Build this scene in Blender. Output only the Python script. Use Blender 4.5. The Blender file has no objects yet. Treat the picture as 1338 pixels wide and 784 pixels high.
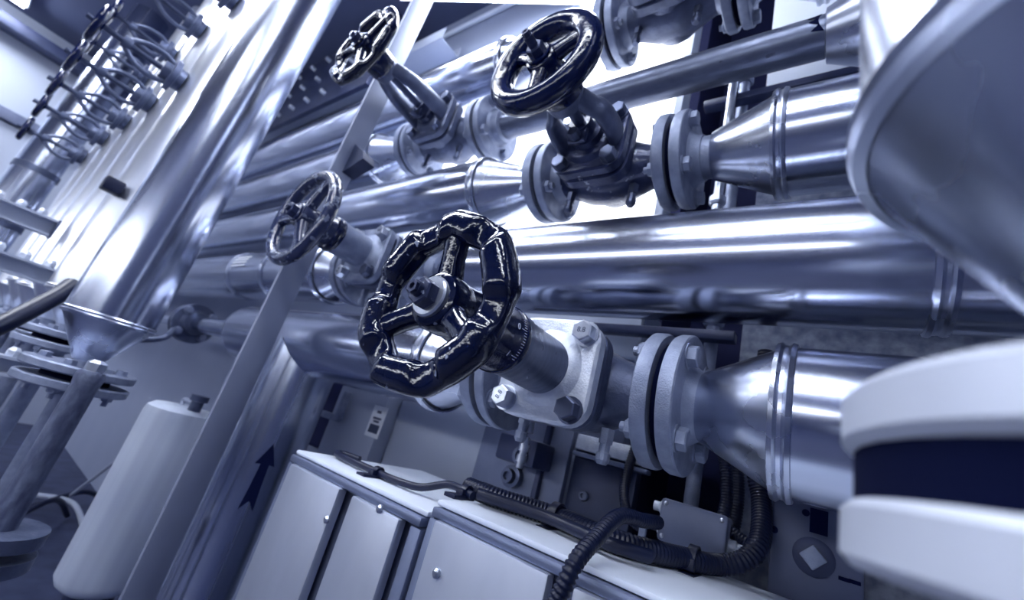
import bpy, bmesh, math, random
from mathutils import Vector, Matrix
PI = math.pi
scene = bpy.context.scene
C = scene.collection
LIFT = 0.9                      # eye height above the floor; everything is laid out about the eye, then lifted

# ------------------------------------------------------------------ camera
F = 560.0; CX, CY = 669.0, 392.0
_v1 = Vector((-739, -22, F)); _v3 = Vector(((F*F + 22*1627)/739.0, -1627, F))
AX = (-_v1).normalized(); AZ = _v3.normalized(); AY = AZ.cross(AX)     # world axes in camera space (x right, y down, z forward)
def ray(px, py):
    v = Vector((px-CX, py-CY, F)); return Vector((AX.dot(v), AY.dot(v), AZ.dot(v)))
def at(px, py, Y=None, X=None, Z=None):
    d = ray(px, py)
    k = Y/d.y if Y is not None else (X/d.x if X is not None else Z/d.z)
    return d*k
cam_d = bpy.data.cameras.new('camera'); cam = bpy.data.objects.new('camera', cam_d); C.objects.link(cam)
right = Vector((AX.x, AY.x, AZ.x)); down = Vector((AX.y, AY.y, AZ.y)); fwd = Vector((AX.z, AY.z, AZ.z))
m = Matrix((right, -down, -fwd)).transposed().to_4x4(); m.translation = Vector((0, 0, LIFT))
cam.matrix_world = m
cam_d.sensor_width = 36; cam_d.lens = F/1338*36; cam_d.clip_start = 0.01; cam_d.clip_end = 100
cam_d.dof.use_dof = True; cam_d.dof.focus_distance = 0.50; cam_d.dof.aperture_fstop = 4.0
scene.camera = cam

# ------------------------------------------------------------------ world, exposure
w = bpy.data.worlds.new('world'); scene.world = w; w.use_nodes = True
w.node_tree.nodes['Background'].inputs[0].default_value = (0.17, 0.205, 0.34, 1)
w.node_tree.nodes['Background'].inputs[1].default_value = 1.0
vs = scene.view_settings
vs.view_transform = 'Standard'; vs.look = 'None'; vs.gamma = 1; vs.use_curve_mapping = False
vs.exposure = 0.02

# ------------------------------------------------------------------ materials
M = {}
def mat(name, col, rough=.5, metal=0., spec=.5, coat=0., noise=None, bump=None, wear=None, emit=None, rvar=0.):
    """noise=(scale xyz, amount, second colour)  bump=(scale, strength)  wear=(scale, threshold, colour, roughness)"""
    m = bpy.data.materials.new(name); m.use_nodes = True; nt = m.node_tree; N = nt.nodes; L = nt.links
    b = N['Principled BSDF']
    b.inputs['Base Color'].default_value = (*col, 1); b.inputs['Roughness'].default_value = rough
    b.inputs['Metallic'].default_value = metal; b.inputs['Specular IOR Level'].default_value = spec
    b.inputs['Coat Weight'].default_value = coat; b.inputs['Coat Roughness'].default_value = .08
    tc = N.new('ShaderNodeTexCoord')
    def nz(sc, detail=4):
        mp = N.new('ShaderNodeMapping'); mp.inputs['Scale'].default_value = sc if hasattr(sc, '__len__') else (sc, sc, sc)
        L.new(tc.outputs['Object'], mp.inputs[0])
        t = N.new('ShaderNodeTexNoise'); t.inputs['Scale'].default_value = 1; t.inputs['Detail'].default_value = detail
        L.new(mp.outputs[0], t.inputs[0]); return t
    colsock = None
    if noise:
        t = nz(noise[0]); mx = N.new('ShaderNodeMix'); mx.data_type = 'RGBA'
        r = N.new('ShaderNodeMapRange'); r.inputs[1].default_value = .35; r.inputs[2].default_value = .65; r.inputs[4].default_value = noise[1]
        L.new(t.outputs[0], r.inputs[0]); L.new(r.outputs[0], mx.inputs[0])
        mx.inputs[6].default_value = (*col, 1); mx.inputs[7].default_value = (*noise[2], 1)
        colsock = mx.outputs[2]; L.new(colsock, b.inputs['Base Color'])
        if rvar:
            r2 = N.new('ShaderNodeMapRange'); r2.inputs[1].default_value = .3; r2.inputs[2].default_value = .7
            r2.inputs[3].default_value = rough-rvar; r2.inputs[4].default_value = rough+rvar
            L.new(t.outputs[0], r2.inputs[0]); L.new(r2.outputs[0], b.inputs['Roughness'])
    if wear:
        t = nz(wear[0], 6); r = N.new('ShaderNodeMapRange'); r.inputs[1].default_value = wear[1]; r.inputs[2].default_value = wear[1]+.02
        L.new(t.outputs[0], r.inputs[0])
        mx = N.new('ShaderNodeMix'); mx.data_type = 'RGBA'; L.new(r.outputs[0], mx.inputs[0])
        if colsock: L.new(colsock, mx.inputs[6])
        else: mx.inputs[6].default_value = (*col, 1)
        mx.inputs[7].default_value = (*wear[2], 1); L.new(mx.outputs[2], b.inputs['Base Color'])
        mf = N.new('ShaderNodeMix'); mf.inputs[2].default_value = rough; mf.inputs[3].default_value = wear[3]
        L.new(r.outputs[0], mf.inputs[0]); L.new(mf.outputs[0], b.inputs['Roughness'])
    if bump:
        t = nz(bump[0], bump[2] if len(bump) > 2 else 5); bp = N.new('ShaderNodeBump'); bp.inputs['Strength'].default_value = bump[1]
        bp.inputs['Distance'].default_value = .002
        L.new(t.outputs[0], bp.inputs['Height']); L.new(bp.outputs[0], b.inputs['Normal'])
    if emit:
        b.inputs['Emission Color'].default_value = (*emit[0], 1); b.inputs['Emission Strength'].default_value = emit[1]
    M[name] = m; return m
ST = (.60, .64, .755); ST2 = (.45, .49, .62)
mat('steel_x', ST, .21, 1., noise=((.12, 26, 26), .9, ST2), rvar=.07, bump=((4, 300, 300), .012))
mat('steel_y', ST, .26, 1., noise=((22, .6, 22), .8, ST2), rvar=.07)
mat('steel_z', ST, .22, 1., noise=((26, 26, .12), .9, ST2), rvar=.07, bump=((300, 300, 4), .012))
mat('steel_cone', ST, .27, 1., noise=((9, 9, 9), .8, ST2), rvar=.06)
mat('overlit_clad', (.86, .88, .94), .3, .85, noise=((18, 18, .12), .8, (.66, .70, .81)))  # brighter copy of the cladding steel; blown-out light put into the colour
mat('zinc', (.31, .35, .48), .5, .5, noise=((40, 40, 40), .8, (.22, .26, .38)), bump=(420, .5), rvar=.08)
mat('zinc_light', (.62, .66, .76), .45, .3, noise=((20, 20, 20), .5, (.55, .59, .70)))
mat('zinc_bright', (.74, .78, .88), .42, .4, noise=((50, 50, 50), .8, (.5, .55, .68)), bump=(300, .6))
mat('sleeve_grey', (.16, .185, .27), .33, .6, noise=((30, 120, 30), .6, (.10, .12, .19)), rvar=.06)
mat('bolt_steel', (.62, .66, .76), .32, .9, noise=((60, 60, 60), .6, (.4, .44, .55)))
mat('bolt_dark', (.10, .12, .2), .35, .7)
mat('dark_cast', (.045, .06, .145), .34, .35, coat=.3, noise=((35, 35, 35), .9, (.02, .03, .085)), bump=(160, .5), wear=((70, 70, 70), .66, (.3, .34, .46), .45))
mat('grey_cast', (.13, .155, .25), .4, .4, noise=((30, 30, 30), .8, (.08, .10, .18)), bump=(160, .5), rvar=.08)
mat('black_paint', (.002, .005, .03), .08, 0, .5, coat=.3, bump=(95, .45, 3.0), wear=((52, 52, 52), .70, (.24, .28, .40), .35))
mat('black_gloss', (.002, .007, .05), .12, 0, .4, coat=.4, bump=(90, .5))
mat('worn_paint', (.02, .03, .09), .2, .1, .7, coat=.5, bump=(130, .6), wear=((60, 60, 60), .60, (.17, .20, .29), .35))
mat('gasket_shade', (.001, .003, .022), .9, 0, .08)  # gaskets made wide and near-black to carry the shade between flanges
mat('rubber', (.003, .007, .034), .4, 0, .4, bump=(60, .2))
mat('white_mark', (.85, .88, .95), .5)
mat('navy_mark', (.003, .006, .04), .9, 0, .1)
mat('grey_paint', (.42, .465, .59), .5, bump=(120, .1), noise=((5, 5, 5), .4, (.37, .41, .53)))
mat('bar_paint', (.33, .37, .50), .45, .2, bump=(90, .08), noise=((12, 12, 12), .5, (.28, .32, .45)))
mat('door_alu', (.52, .56, .67), .42, .75, noise=((8, 8, 3), .8, (.40, .44, .56)), bump=(60, .05), rvar=.08)
mat('frame_alu', (.20, .235, .36), .38, .6)
mat('white_paint', (.74, .80, .93), .4)
mat('tank_white', (.78, .85, .98), .4, noise=((16, 16, .3), .8, (.58, .64, .80)))
mat('panel_dark', (.035, .048, .12), .45, .2, noise=((14, 14, 14), .8, (.02, .03, .08)), bump=(60, .1))
mat('panel_low', (.09, .11, .20), .4, .2, noise=((10, 10, 10), .6, (.07, .085, .16)))
mat('body_grey', (.09, .11, .195), .4, .4, noise=((30, 30, 30), .8, (.05, .065, .13)), bump=(160, .5), rvar=.08)
mat('panel_mid', (.19, .22, .34), .45, .2, noise=((10, 10, 10), .6, (.09, .11, .2)))
mat('concrete', (.36, .40, .51), .8, noise=((45, 45, 45), 1., (.17, .2, .3)), bump=(90, .5))
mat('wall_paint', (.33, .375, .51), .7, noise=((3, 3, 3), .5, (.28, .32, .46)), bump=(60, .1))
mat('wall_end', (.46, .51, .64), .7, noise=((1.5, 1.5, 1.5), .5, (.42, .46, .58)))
mat('ceiling_shadow', (.09, .11, .21), .8, noise=((3, 3, 3), .4, (.07, .09, .18)))  # mid navy: the ceiling's shadow is put into its colour
mat('floor_paint', (.02, .028, .075), .5, noise=((12, 12, 12), .9, (.05, .062, .13)), bump=(30, .4))
mat('void_shade', (.003, .008, .07), .8)  # near-black navy, shade of the openings put into the colour
mat('rust', (.07, .085, .16), .7, .2, noise=((60, 60, 20), 1., (.17, .2, .3)), bump=(110, 1.))
mat('lamp', (1, 1, 1), .5, emit=((.86, .91, 1.0), 30.))
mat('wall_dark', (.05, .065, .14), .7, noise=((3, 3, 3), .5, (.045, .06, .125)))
mat('highlight_glow', (1, 1, 1), .5, emit=((.90, .94, 1.0), 8.5))  # glow of the unseen band added for streak highlights on the pipes
mat('lit_wall_glow', (1, 1, 1), .5, emit=((.93, .96, 1.0), 1.35))  # glow standing in for the overexposed white back wall

# ------------------------------------------------------------------ mesh helpers
def basis(axis):
    a = Vector(axis).normalized()
    u = Vector((0, 0, 1)) if abs(a.z) < .9 else Vector((1, 0, 0))
    u = (u - a*u.dot(a)).normalized(); return a, u, a.cross(u)
def lathe(bm, prof, axis=(1, 0, 0), o=(0, 0, 0), n=48, cap=True):
    """prof: (distance along axis, radius)"""
    a, u, v = basis(axis); o = Vector(o); rings = []
    for t, r in prof:
        rings.append([bm.verts.new(o + a*t + (u*math.cos(2*PI*k/n) + v*math.sin(2*PI*k/n))*max(r, 1e-5)) for k in range(n)])
    for i in range(len(rings)-1):
        for k in range(n):
            bm.faces.new((rings[i][k], rings[i][(k+1) % n], rings[i+1][(k+1) % n], rings[i+1][k]))
    if cap:
        bm.faces.new(rings[0][::-1]); bm.faces.new(rings[-1])
    return bm
def box(bm, c, s, rot=None, bev=0.):
    r = bmesh.ops.create_cube(bm, size=1.)
    vs_ = r['verts']; bmesh.ops.scale(bm, vec=s, verts=vs_)
    if bev:
        es = list({e for v in vs_ for e in v.link_edges})
        rb = bmesh.ops.bevel(bm, geom=es, offset=bev, segments=2, profile=.5, affect='EDGES', clamp_overlap=True)
        vs_ = list({v for f in rb['faces'] for v in f.verts} | {v for v in vs_ if v.is_valid})
    if rot is not None: bmesh.ops.rotate(bm, cent=(0, 0, 0), matrix=rot, verts=vs_)
    bmesh.ops.translate(bm, vec=c, verts=vs_)
    return bm
def tube(bm, pts, r, n=12, closed=False, cap=True, smooth=0, rib=None):
    """sweep; r number or list. rib=(pitch, depth) makes corrugated hose"""
    P = [Vector(p) for p in pts]
    if smooth: P = catmull(P, smooth, closed)
    if rib:
        Q = [P[0]]; step = rib[0]/4
        d = 0.
        for a, b in zip(P[:-1], P[1:]):
            L = (b-a).length
            k = step - d
            while k <= L: Q.append(a + (b-a)*(k/L)); k += step
            d = L - (k - step)
        P = Q; R = [r + (rib[1] if (i % 4) < 2 else 0) for i in range(len(P))]
    else:
        R = r if hasattr(r, '__len__') else [r]*len(P)
        if len(R) != len(P): R = [R[min(int(i*len(R)/len(P)), len(R)-1)] for i in range(len(P))]
    rings = []; u = None; m_ = len(P)
    for i, p in enumerate(P):
        if closed: t = (P[(i+1) % m_] - P[i-1]).normalized()
        else: t = (P[min(i+1, m_-1)] - P[max(i-1, 0)]).normalized()
        if u is None: _, u, _ = basis(t)
        u = (u - t*u.dot(t)).normalized(); v = t.cross(u)
        rings.append([bm.verts.new(p + (u*math.cos(2*PI*k/n) + v*math.sin(2*PI*k/n))*R[i]) for k in range(n)])
    for i in range(m_ if closed else m_-1):
        a, b = rings[i], rings[(i+1) % m_]
        for k in range(n): bm.faces.new((a[k], a[(k+1) % n], b[(k+1) % n], b[k]))
    if cap and not closed: bm.faces.new(rings[0][::-1]); bm.faces.new(rings[-1])
    return bm
def catmull(P, k, closed=False):
    out = []; n = len(P)
    for i in range(n if closed else n-1):
        p0 = P[(i-1) % n] if closed else P[max(i-1, 0)]; p1 = P[i]; p2 = P[(i+1) % n]
        p3 = P[(i+2) % n] if closed else P[min(i+2, n-1)]
        for j in range(k):
            t = j/k
            out.append(.5*((2*p1) + (p2-p0)*t + (2*p0-5*p1+4*p2-p3)*t*t + (3*p1-p0-3*p2+p3)*t**3))
    if not closed: out.append(P[-1])
    return out
def prism(bm, pts, n, thick):
    """polygon (list of points) extruded by thick along n"""
    n = Vector(n)*thick
    a = [bm.verts.new(p) for p in pts]; b = [bm.verts.new(Vector(p)+n) for p in pts]
    k = len(pts)
    bm.faces.new(a[::-1]); bm.faces.new(b)
    for i in range(k): bm.faces.new((a[i], a[(i+1) % k], b[(i+1) % k], b[i]))
    return bm
def new(): return bmesh.new()
def to_mesh(name, bm, material, angle=38):
    bmesh.ops.recalc_face_normals(bm, faces=bm.faces)
    me = bpy.data.meshes.new(name); bm.to_mesh(me); bm.free()
    me.materials.append(M[material])
    for p in me.polygons: p.use_smooth = True
    me.set_sharp_from_angle(angle=math.radians(angle)); return me
def link(name, me, parent=None, loc=(0, 0, 0), rot=None):
    o = bpy.data.objects.new(name, me); C.objects.link(o)
    if parent: o.parent = parent
    o.location = loc
    if rot: o.rotation_euler = rot
    return o
def obj(name, bm, material, parent=None, angle=38, loc=(0, 0, 0)): return link(name, to_mesh(name, bm, material, angle), parent, loc)
def tag(o, label=None, cat=None, group=None, kind=None):
    if label: o['label'] = label
    if cat: o['category'] = cat
    if group: o['group'] = group
    if kind: o['kind'] = kind
    return o
def thing(name, label, cat, loc=(0, 0, 0), group=None):
    o = bpy.data.objects.new(name, None); C.objects.link(o); o.location = loc; o.empty_display_size = .05
    return tag(o, label, cat, group)
def struct(name, bm, material, label=None): return tag(obj(name, bm, material), label, None, None, 'structure')

# ------------------------------------------------------------------ the room
YW = 1.0; ZF = -LIFT; ZC = 2.2; XE = -5.4
struct('floor', box(new(), (-2.2, -.6, ZF-.05), (6.8, 4.0, .1)), 'floor_paint')
struct('ceiling', box(new(), (-2.2, -.6, ZC+.05), (6.8, 4.0, .1)), 'ceiling_shadow')
ew = struct('wall_end', box(new(), (XE-.05, -.6, (ZC+ZF)/2), (.1, 4.0, ZC-ZF)), 'wall_end')
# back wall in pieces about the glowing panel and the dark shaft
XW0, XW1, XS1 = -1.50, -.385, -.165
ZW0, ZW1 = .42, 1.72
bm = new()
box(bm, ((XE+XW0)/2, YW+.06, (ZC+ZF)/2), (XW0-XE, .12, ZC-ZF))
box(bm, ((XW0+XW1)/2, YW+.06, (ZF+ZW0)/2), (XW1-XW0, .12, ZW0-ZF))
box(bm, ((XW0+XW1)/2, YW+.06, (ZC+ZW1)/2), (XW1-XW0, .12, ZC-ZW1))
struct('wall_back', bm, 'wall_paint')
struct('wall_back_right', box(new(), ((XS1+1.2)/2, YW+.06, (ZC+ZF)/2), (1.2-XS1, .12, ZC-ZF)), 'concrete')
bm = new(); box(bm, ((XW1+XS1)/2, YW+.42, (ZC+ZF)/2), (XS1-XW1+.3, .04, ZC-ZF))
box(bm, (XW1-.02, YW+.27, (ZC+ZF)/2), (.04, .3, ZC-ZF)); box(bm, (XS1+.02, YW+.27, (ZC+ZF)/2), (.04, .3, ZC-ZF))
struct('wall_shaft', bm, 'void_shade')  # niche lined near-black, its inner shade painted in
# behind the pipes: framed glowing panes standing in for the overexposed white wall
wf = new(); fw = .022
for z in (ZW0+fw/2, ZW1-fw/2): box(wf, ((XW0+XW1)/2, YW+.01, z), (XW1-XW0, .06, fw))
for x in (XW0+fw/2, XW1-fw/2, (XW0+XW1)/2-.18): box(wf, (x, YW+.01, (ZW0+ZW1)/2), (fw, .06, ZW1-ZW0))
lit_fr = struct('lit_wall_frame', wf, 'white_paint')
xm = (XW0+XW1)/2-.18
for a, b in ((XW0+fw, xm-fw/2), (xm+fw/2, XW1-fw)):
    obj('pane', box(new(), ((a+b)/2, YW+.03, (ZW0+ZW1)/2), (b-a, .01, ZW1-ZW0-2*fw)), 'lit_wall_glow', lit_fr)
# the rest of the hall behind the photographer: side wall, opposite wall with a made-up glowing band for pipe highlights
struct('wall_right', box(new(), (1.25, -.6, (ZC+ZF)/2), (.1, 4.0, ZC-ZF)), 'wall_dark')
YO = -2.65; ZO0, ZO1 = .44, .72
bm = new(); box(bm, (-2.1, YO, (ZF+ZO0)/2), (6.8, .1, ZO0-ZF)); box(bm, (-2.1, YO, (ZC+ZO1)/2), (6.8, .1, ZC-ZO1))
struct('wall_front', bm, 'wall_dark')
XO = [-5.3, -4.2, -3.1, -2.0, -.9, .2, 1.2]
fr = new()
for z in (ZO0+.012, ZO1-.012): box(fr, (-2.05, YO+.04, z), (6.5, .05, .024))
for x in XO: box(fr, (x, YO+.04, (ZO0+ZO1)/2), (.05, .05, ZO1-ZO0))
w2 = struct('glow_band', fr, 'white_paint')
for a, b in zip(XO[:-1], XO[1:]): obj('pane', box(new(), ((a+b)/2, YO+.03, (ZO0+ZO1)/2), (b-a-.05, .01, ZO1-ZO0-.048)), 'highlight_glow', w2)
# light panel boards on the right wall
for (z0, z1, x0, x1, lab) in ((.86, 1.62, XS1, .30, 'pale wall board behind the top pipes beside the dark shaft'),):
    tag(obj('wall_board', box(new(), ((x0+x1)/2, YW-.012, (z0+z1)/2), (x1-x0, .02, z1-z0), bev=.003), 'white_paint'), lab, 'board')
tag(obj('wall_board', box(new(), ((-1.3+XW1)/2, YW-.012, .335), (XW1+1.3, .02, .12), bev=.003), 'white_paint'), 'long pale wall board just under the glowing wall panel', 'board')
# end wall: door, beams
dr = struct('door_1', box(new(), (XE+.02, -.55, .2), (.04, .9, 2.2)), 'wall_end')
for y in (-1.02, -.08): obj('door_frame', box(new(), (XE+.03, y, .22), (.06, .07, 2.24), bev=.005), 'grey_paint', dr)
obj('lintel', box(new(), (XE+.04, -.55, 1.36), (.08, 1.6, .09), bev=.005), 'panel_mid', dr)
obj('door_panel', box(new(), (XE+.045, -.55, .55), (.015, .6, .9), bev=.004), 'white_paint', dr)
tag(obj('roof_beam', box(new(), (XE+.12, -.4, 2.0), (.16, 3.0, .09), bev=.004), 'panel_dark'), 'dark horizontal roof beam across the far end wall', 'beam')
# lamps
def lamp(label, c, s, rz=0, drop=.0):
    t = thing('ceiling_lamp', label, 'lamp', c, 'ceiling lamps'); t.rotation_euler.z = rz
    obj('housing', box(new(), (0, 0, .025), (s[0]+.03, s[1]+.03, .03), bev=.004), 'white_paint', t)
    obj('diffuser', box(new(), (0, 0, 0), (s[0], s[1], .02), bev=.004), 'lamp', t)
    if drop:
        for sx in (-1, 1): obj('rod', tube(new(), [(sx*s[0]*.4, 0, .03), (sx*s[0]*.4, 0, drop)], .006, 8), 'bolt_steel', t)
p0 = at(556, 2, Z=1.8); p1 = at(750, 7, Z=1.8)
ed = (p1-p0); ed.z = 0; rz = math.atan2(ed.y, ed.x); e1 = ed.normalized(); en = Vector((e1.y, -e1.x, 0))
lamp('flat panel lamp hanging at an angle above the wheel valves', (p0+p1)/2 + en*.16 + e1*.05, (1.05, .30), rz, .38)
lamp('long strip lamp on the ceiling above the front pipe row', Vector((-.9, -.75, 2.12)), (2.4, .16))
lamp('strip lamp on the ceiling furthest behind the photographer', Vector((-.2, -1.9, 2.12)), (1.8, .2))
lamp('strip lamp on the ceiling near the far end wall', Vector((-4.85, -.95, 2.12)), (.5, .8))
lamp('strip lamp on the ceiling above the row of pale upright pipes', Vector((-2.6, -.7, 2.12)), (1.3, .4))

# ------------------------------------------------------------------ shared hardware
def hexhead(axis, r=.0145, h=.011, shank=.0):
    bm = new(); a = Vector(axis)
    lathe(bm, [(0, r*1.18), (.002, r*1.18)], axis, n=20)
    lathe(bm, [(.002, r), (h-.0015, r), (h, r*.86)], axis, n=6)
    if shank: lathe(bm, [(h, r*.5), (h+shank, r*.5)], axis, n=12)
    return bm
BOLT_XP = to_mesh('bolt', hexhead((1, 0, 0), .0155, .015), 'zinc', 25)
NUT_XN = to_mesh('nut', hexhead((-1, 0, 0), .0145, .012, .008), 'zinc', 25)
BOLT_XN = to_mesh('bolt', hexhead((-1, 0, 0), .0155, .015), 'zinc', 25)
NUT_XP = to_mesh('nut', hexhead((1, 0, 0), .0145, .012, .008), 'zinc', 25)
BOLT_BRIGHT = to_mesh('bolt', hexhead((0, -1, 0), .0165, .020), 'bolt_steel', 25)
BOLT_DARK = to_mesh('bolt', hexhead((0, -1, 0), .0165, .020), 'bolt_dark', 25)
BOLT_ZP = to_mesh('bolt', hexhead((0, 0, 1), .013, .013), 'zinc', 25)
NUT_ZN = to_mesh('nut', hexhead((0, 0, -1), .013, .012, .012), 'zinc', 25)
SMALL_SCREW = to_mesh('screw', lathe(new(), [(0, .006), (.003, .006), (.006, .003)], (0, -1, 0), n=12), 'bolt_steel')
def mesh_text(body, size, M4, material, name, parent, depth=.0004):
    cu = bpy.data.curves.new(name, 'FONT'); cu.body = body; cu.size = size; cu.extrude = depth; cu.align_x = 'CENTER'; cu.align_y = 'CENTER'
    to = bpy.data.objects.new(name, cu); C.objects.link(to); bpy.context.view_layer.update()
    dg = bpy.context.evaluated_depsgraph_get(); me = bpy.data.meshes.new_from_object(to.evaluated_get(dg))
    bpy.data.objects.remove(to); me.transform(M4); me.materials.clear(); me.materials.append(M[material])
    return link(name, me, parent)

RF = .1     # flange radius
RP = .095   # clad pipe radius
def flange_disc(parent, x, s, material='zinc', r=RF, th=.024):
    """flange whose sealing face looks towards s at x"""
    bm = lathe(new(), [(0, .045), (0, r*.68), (-s*.002, r*.68), (-s*.0022, r-.0025), (-s*.0075, r), (-s*(th-.002), r), (-s*th, r-.002), (-s*th, .058), (-s*(th+.010), .050), (-s*(th+.022), .046)], (1, 0, 0), (x, 0, 0), 56)
    return obj('flange', bm, material, parent)
def bolts(fl, x, s, head=True, n=4, rb=.079, ph=PI/4):
    me = (BOLT_XP if s > 0 else BOLT_XN) if head else (NUT_XP if s > 0 else NUT_XN)
    for k in range(n):
        a = ph + 2*PI*k/n
        link('bolt' if head else 'nut', me, fl, (x, rb*math.cos(a), rb*math.sin(a)))
GAP = .008

# pipe axes: (Y, Z)
PX = dict(A=(.654, .124), B=(.683, .364), C=(.733, .640), D=(.740, .900), E=(.740, 1.157))
def bead(bm, x, r=RP):
    return lathe(bm, [(x-.012, r*.99), (x-.011, r+.003), (x-.006, r+.0045), (x-.002, r+.001), (x+.002, r+.001), (x+.006, r+.0045), (x+.011, r+.003), (x+.012, r*.99)], (1, 0, 0), (0, 0, 0), 64, cap=False)
def clad_pipe(label, key, xs, face=None, neck=None, cone=None, shell=None, end=None, rings=(), fmat='zinc', group='clad pipes of the manifold', dome=False):
    """s=+1: run lies right of its flange; face = X of sealing face; neck..cone..shell X marks"""
    Y, Z = PX[key]; t = thing('insulated_pipe', label, 'pipe', (0, Y, Z), group)
    s = 1 if end > face else -1
    fl = flange_disc(t, face, -s, fmat)
    bolts(fl, face + s*.024, s)
    obj('neck', lathe(new(), [(face+s*.03, .0425), (cone+s*.012, .0425)], (1, 0, 0), (0, 0, 0), 40), 'zinc', t)
    obj('cone', lathe(new(), [(cone, .044), (cone+s*.002, .0475), (shell-s*.004, RP-.002)], (1, 0, 0), (0, 0, 0), 64, cap=False), 'steel_cone', t)
    for rx in (shell,)+tuple(rings): obj('ring', bead(new(), rx), 'steel_cone', t)
    prof = [(shell, RP-.001), (end, RP-.001)]
    if dome: prof += [(end+s*.02, RP*.97), (end+s*.04, RP*.85), (end+s*.055, RP*.6), (end+s*.062, .03), (end+s*.08, .028)]
    obj('cladding', lathe(new(), prof, (1, 0, 0), (0, 0, 0), 72, cap=True), 'steel_x', t)
    return t

# ------------------------------------------------------------------ valves
def rounded_plate(bm, half, y0, y1, rad=.03, lobes=0.):
    pts = []
    for cx, cz, a0 in ((1, 1, 0), (-1, 1, PI/2), (-1, -1, PI), (1, -1, 1.5*PI)):
        for k in range(7):
            a = a0 + PI/2*k/6
            pts.append((cx*(half-rad) + rad*math.cos(a), cz*(half-rad) + rad*math.sin(a)))
    ch = .004
    rings = []
    for y, d in ((y0, 0), (y1+ch, 0), (y1, ch)):
        rings.append([bm.verts.new((x*(1-d/half), y, z*(1-d/half))) for x, z in pts])
    n = len(pts)
    for i in range(2):
        for k in range(n): bm.faces.new((rings[i][k], rings[i][(k+1) % n], rings[i+1][(k+1) % n], rings[i+1][k]))
    bm.faces.new(rings[0][::-1]); bm.faces.new(rings[2]); return bm
def sq(x, k=3.): return math.tanh(k*x)/math.tanh(k)
def handwheel(parent, y, R, style, material, spokes=(88, 208, 328), seed=0, rr=.0165, hub=0.):
    """rim and hub lie about plane y; -y faces the viewer"""
    rnd = random.Random(seed); N = 144; K = 16; bm = new(); rings = []
    for i in range(N):
        th = 2*PI*i/N
        if style == 'lobed':
            c = sq(math.cos(6*(th-math.radians(spokes[0]))+.5)+.5, 4.0)        # +1 on lumps, -1 in finger grips
            a = rr*(1+.04*c); fb = rr*(.70+.30*c); bb = rr*.85; g9 = 2*PI/9; ph9 = ((th-math.radians(spokes[0])) % g9)-g9/2; Rm = R*(1-.6*(1-math.cos(g9/2)/math.cos(ph9)))-rr*.98
        else:
            a = rr; fb = rr*1.0; bb = rr*.95; Rm = R-rr
        ring = []
        for k in range(K):
            p = 2*PI*k/K; e = .72 if style == 'lobed' else .95
            cx = math.copysign(abs(math.cos(p))**e, math.cos(p)); sx = math.copysign(abs(math.sin(p))**e, math.sin(p))
            ro = Rm + a*cx; yy = y - (fb if sx > 0 else bb)*sx
            ring.append(bm.verts.new((ro*math.cos(th), yy, ro*math.sin(th))))
        rings.append(ring)
    for i in range(N):
        a_, b_ = rings[i], rings[(i+1) % N]
        for k in range(K): bm.faces.new((a_[k], a_[(k+1) % K], b_[(k+1) % K], b_[k]))
    wh = obj('handwheel', bm, material, parent, 50)
    hubr = .034 if style == 'lobed' else .030
    hb = lathe(new(), [(.030, hubr*.85), (.012, hubr*1.0), (-.010, hubr), (-.016, hubr*.92), (-.018, hubr*.8)], (0, 1, 0), (0, y+hub, 0), 32)
    obj('hub', hb, material, wh)
    for sp in spokes:
        a = math.radians(sp); d = Vector((math.cos(a), 0, math.sin(a))); q = Vector((-d.z, 0, d.x))
        b2 = new(); rs = []
        for j in range(7):
            f = j/6; r_ = hubr*.7 + (R-1.6*rr-hubr*.7)*f
            wdt = .0125 + .003*abs(2*f-1); hgt = .0105+.002*(1-f)
            cen = d*r_ + Vector((0, y + (hub-.002)*(1-f), 0)); ring = []
            for k in range(12):
                p = 2*PI*k/12; cx = math.copysign(abs(math.cos(p))**.6, math.cos(p)); sx = math.copysign(abs(math.sin(p))**.6, math.sin(p))
                ring.append(b2.verts.new(cen + q*(wdt*cx) + Vector((0, -hgt*sx, 0))))
            rs.append(ring)
        for j in range(6):
            for k in range(12): b2.faces.new((rs[j][k], rs[j][(k+1) % 12], rs[j+1][(k+1) % 12], rs[j+1][k]))
        b2.faces.new(rs[0][::-1]); b2.faces.new(rs[-1])
        obj('spoke', b2, material, wh, 50)
    return wh
def stem_end(wh, y, material='dark_cast', wmat='bolt_steel', long=.03):
    obj('washer', lathe(new(), [(0, .024), (-.004, .024), (-.006, .022)], (0, 1, 0), (0, y-.018, 0), 28), wmat, wh)
    obj('nut', lathe(new(), [(0, .0165), (-.012, .0165), (-.014, .0145)], (0, 1, 0), (0, y-.024, 0), 6), material, wh, 25)
    st = lathe(new(), [(-.012, .0085), (-.012-long*.7, .0085)], (0, 1, 0), (0, y-.024, 0), 16)
    lathe(st, [(-.012-long*.7, .0075), (-.012-long, .0075), (-.012-long, .004), (-.012-long+.006, .003)], (0, 1, 0), (0, y-.024, 0), 6)
    obj('stem', st, material, wh, 25)
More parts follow.
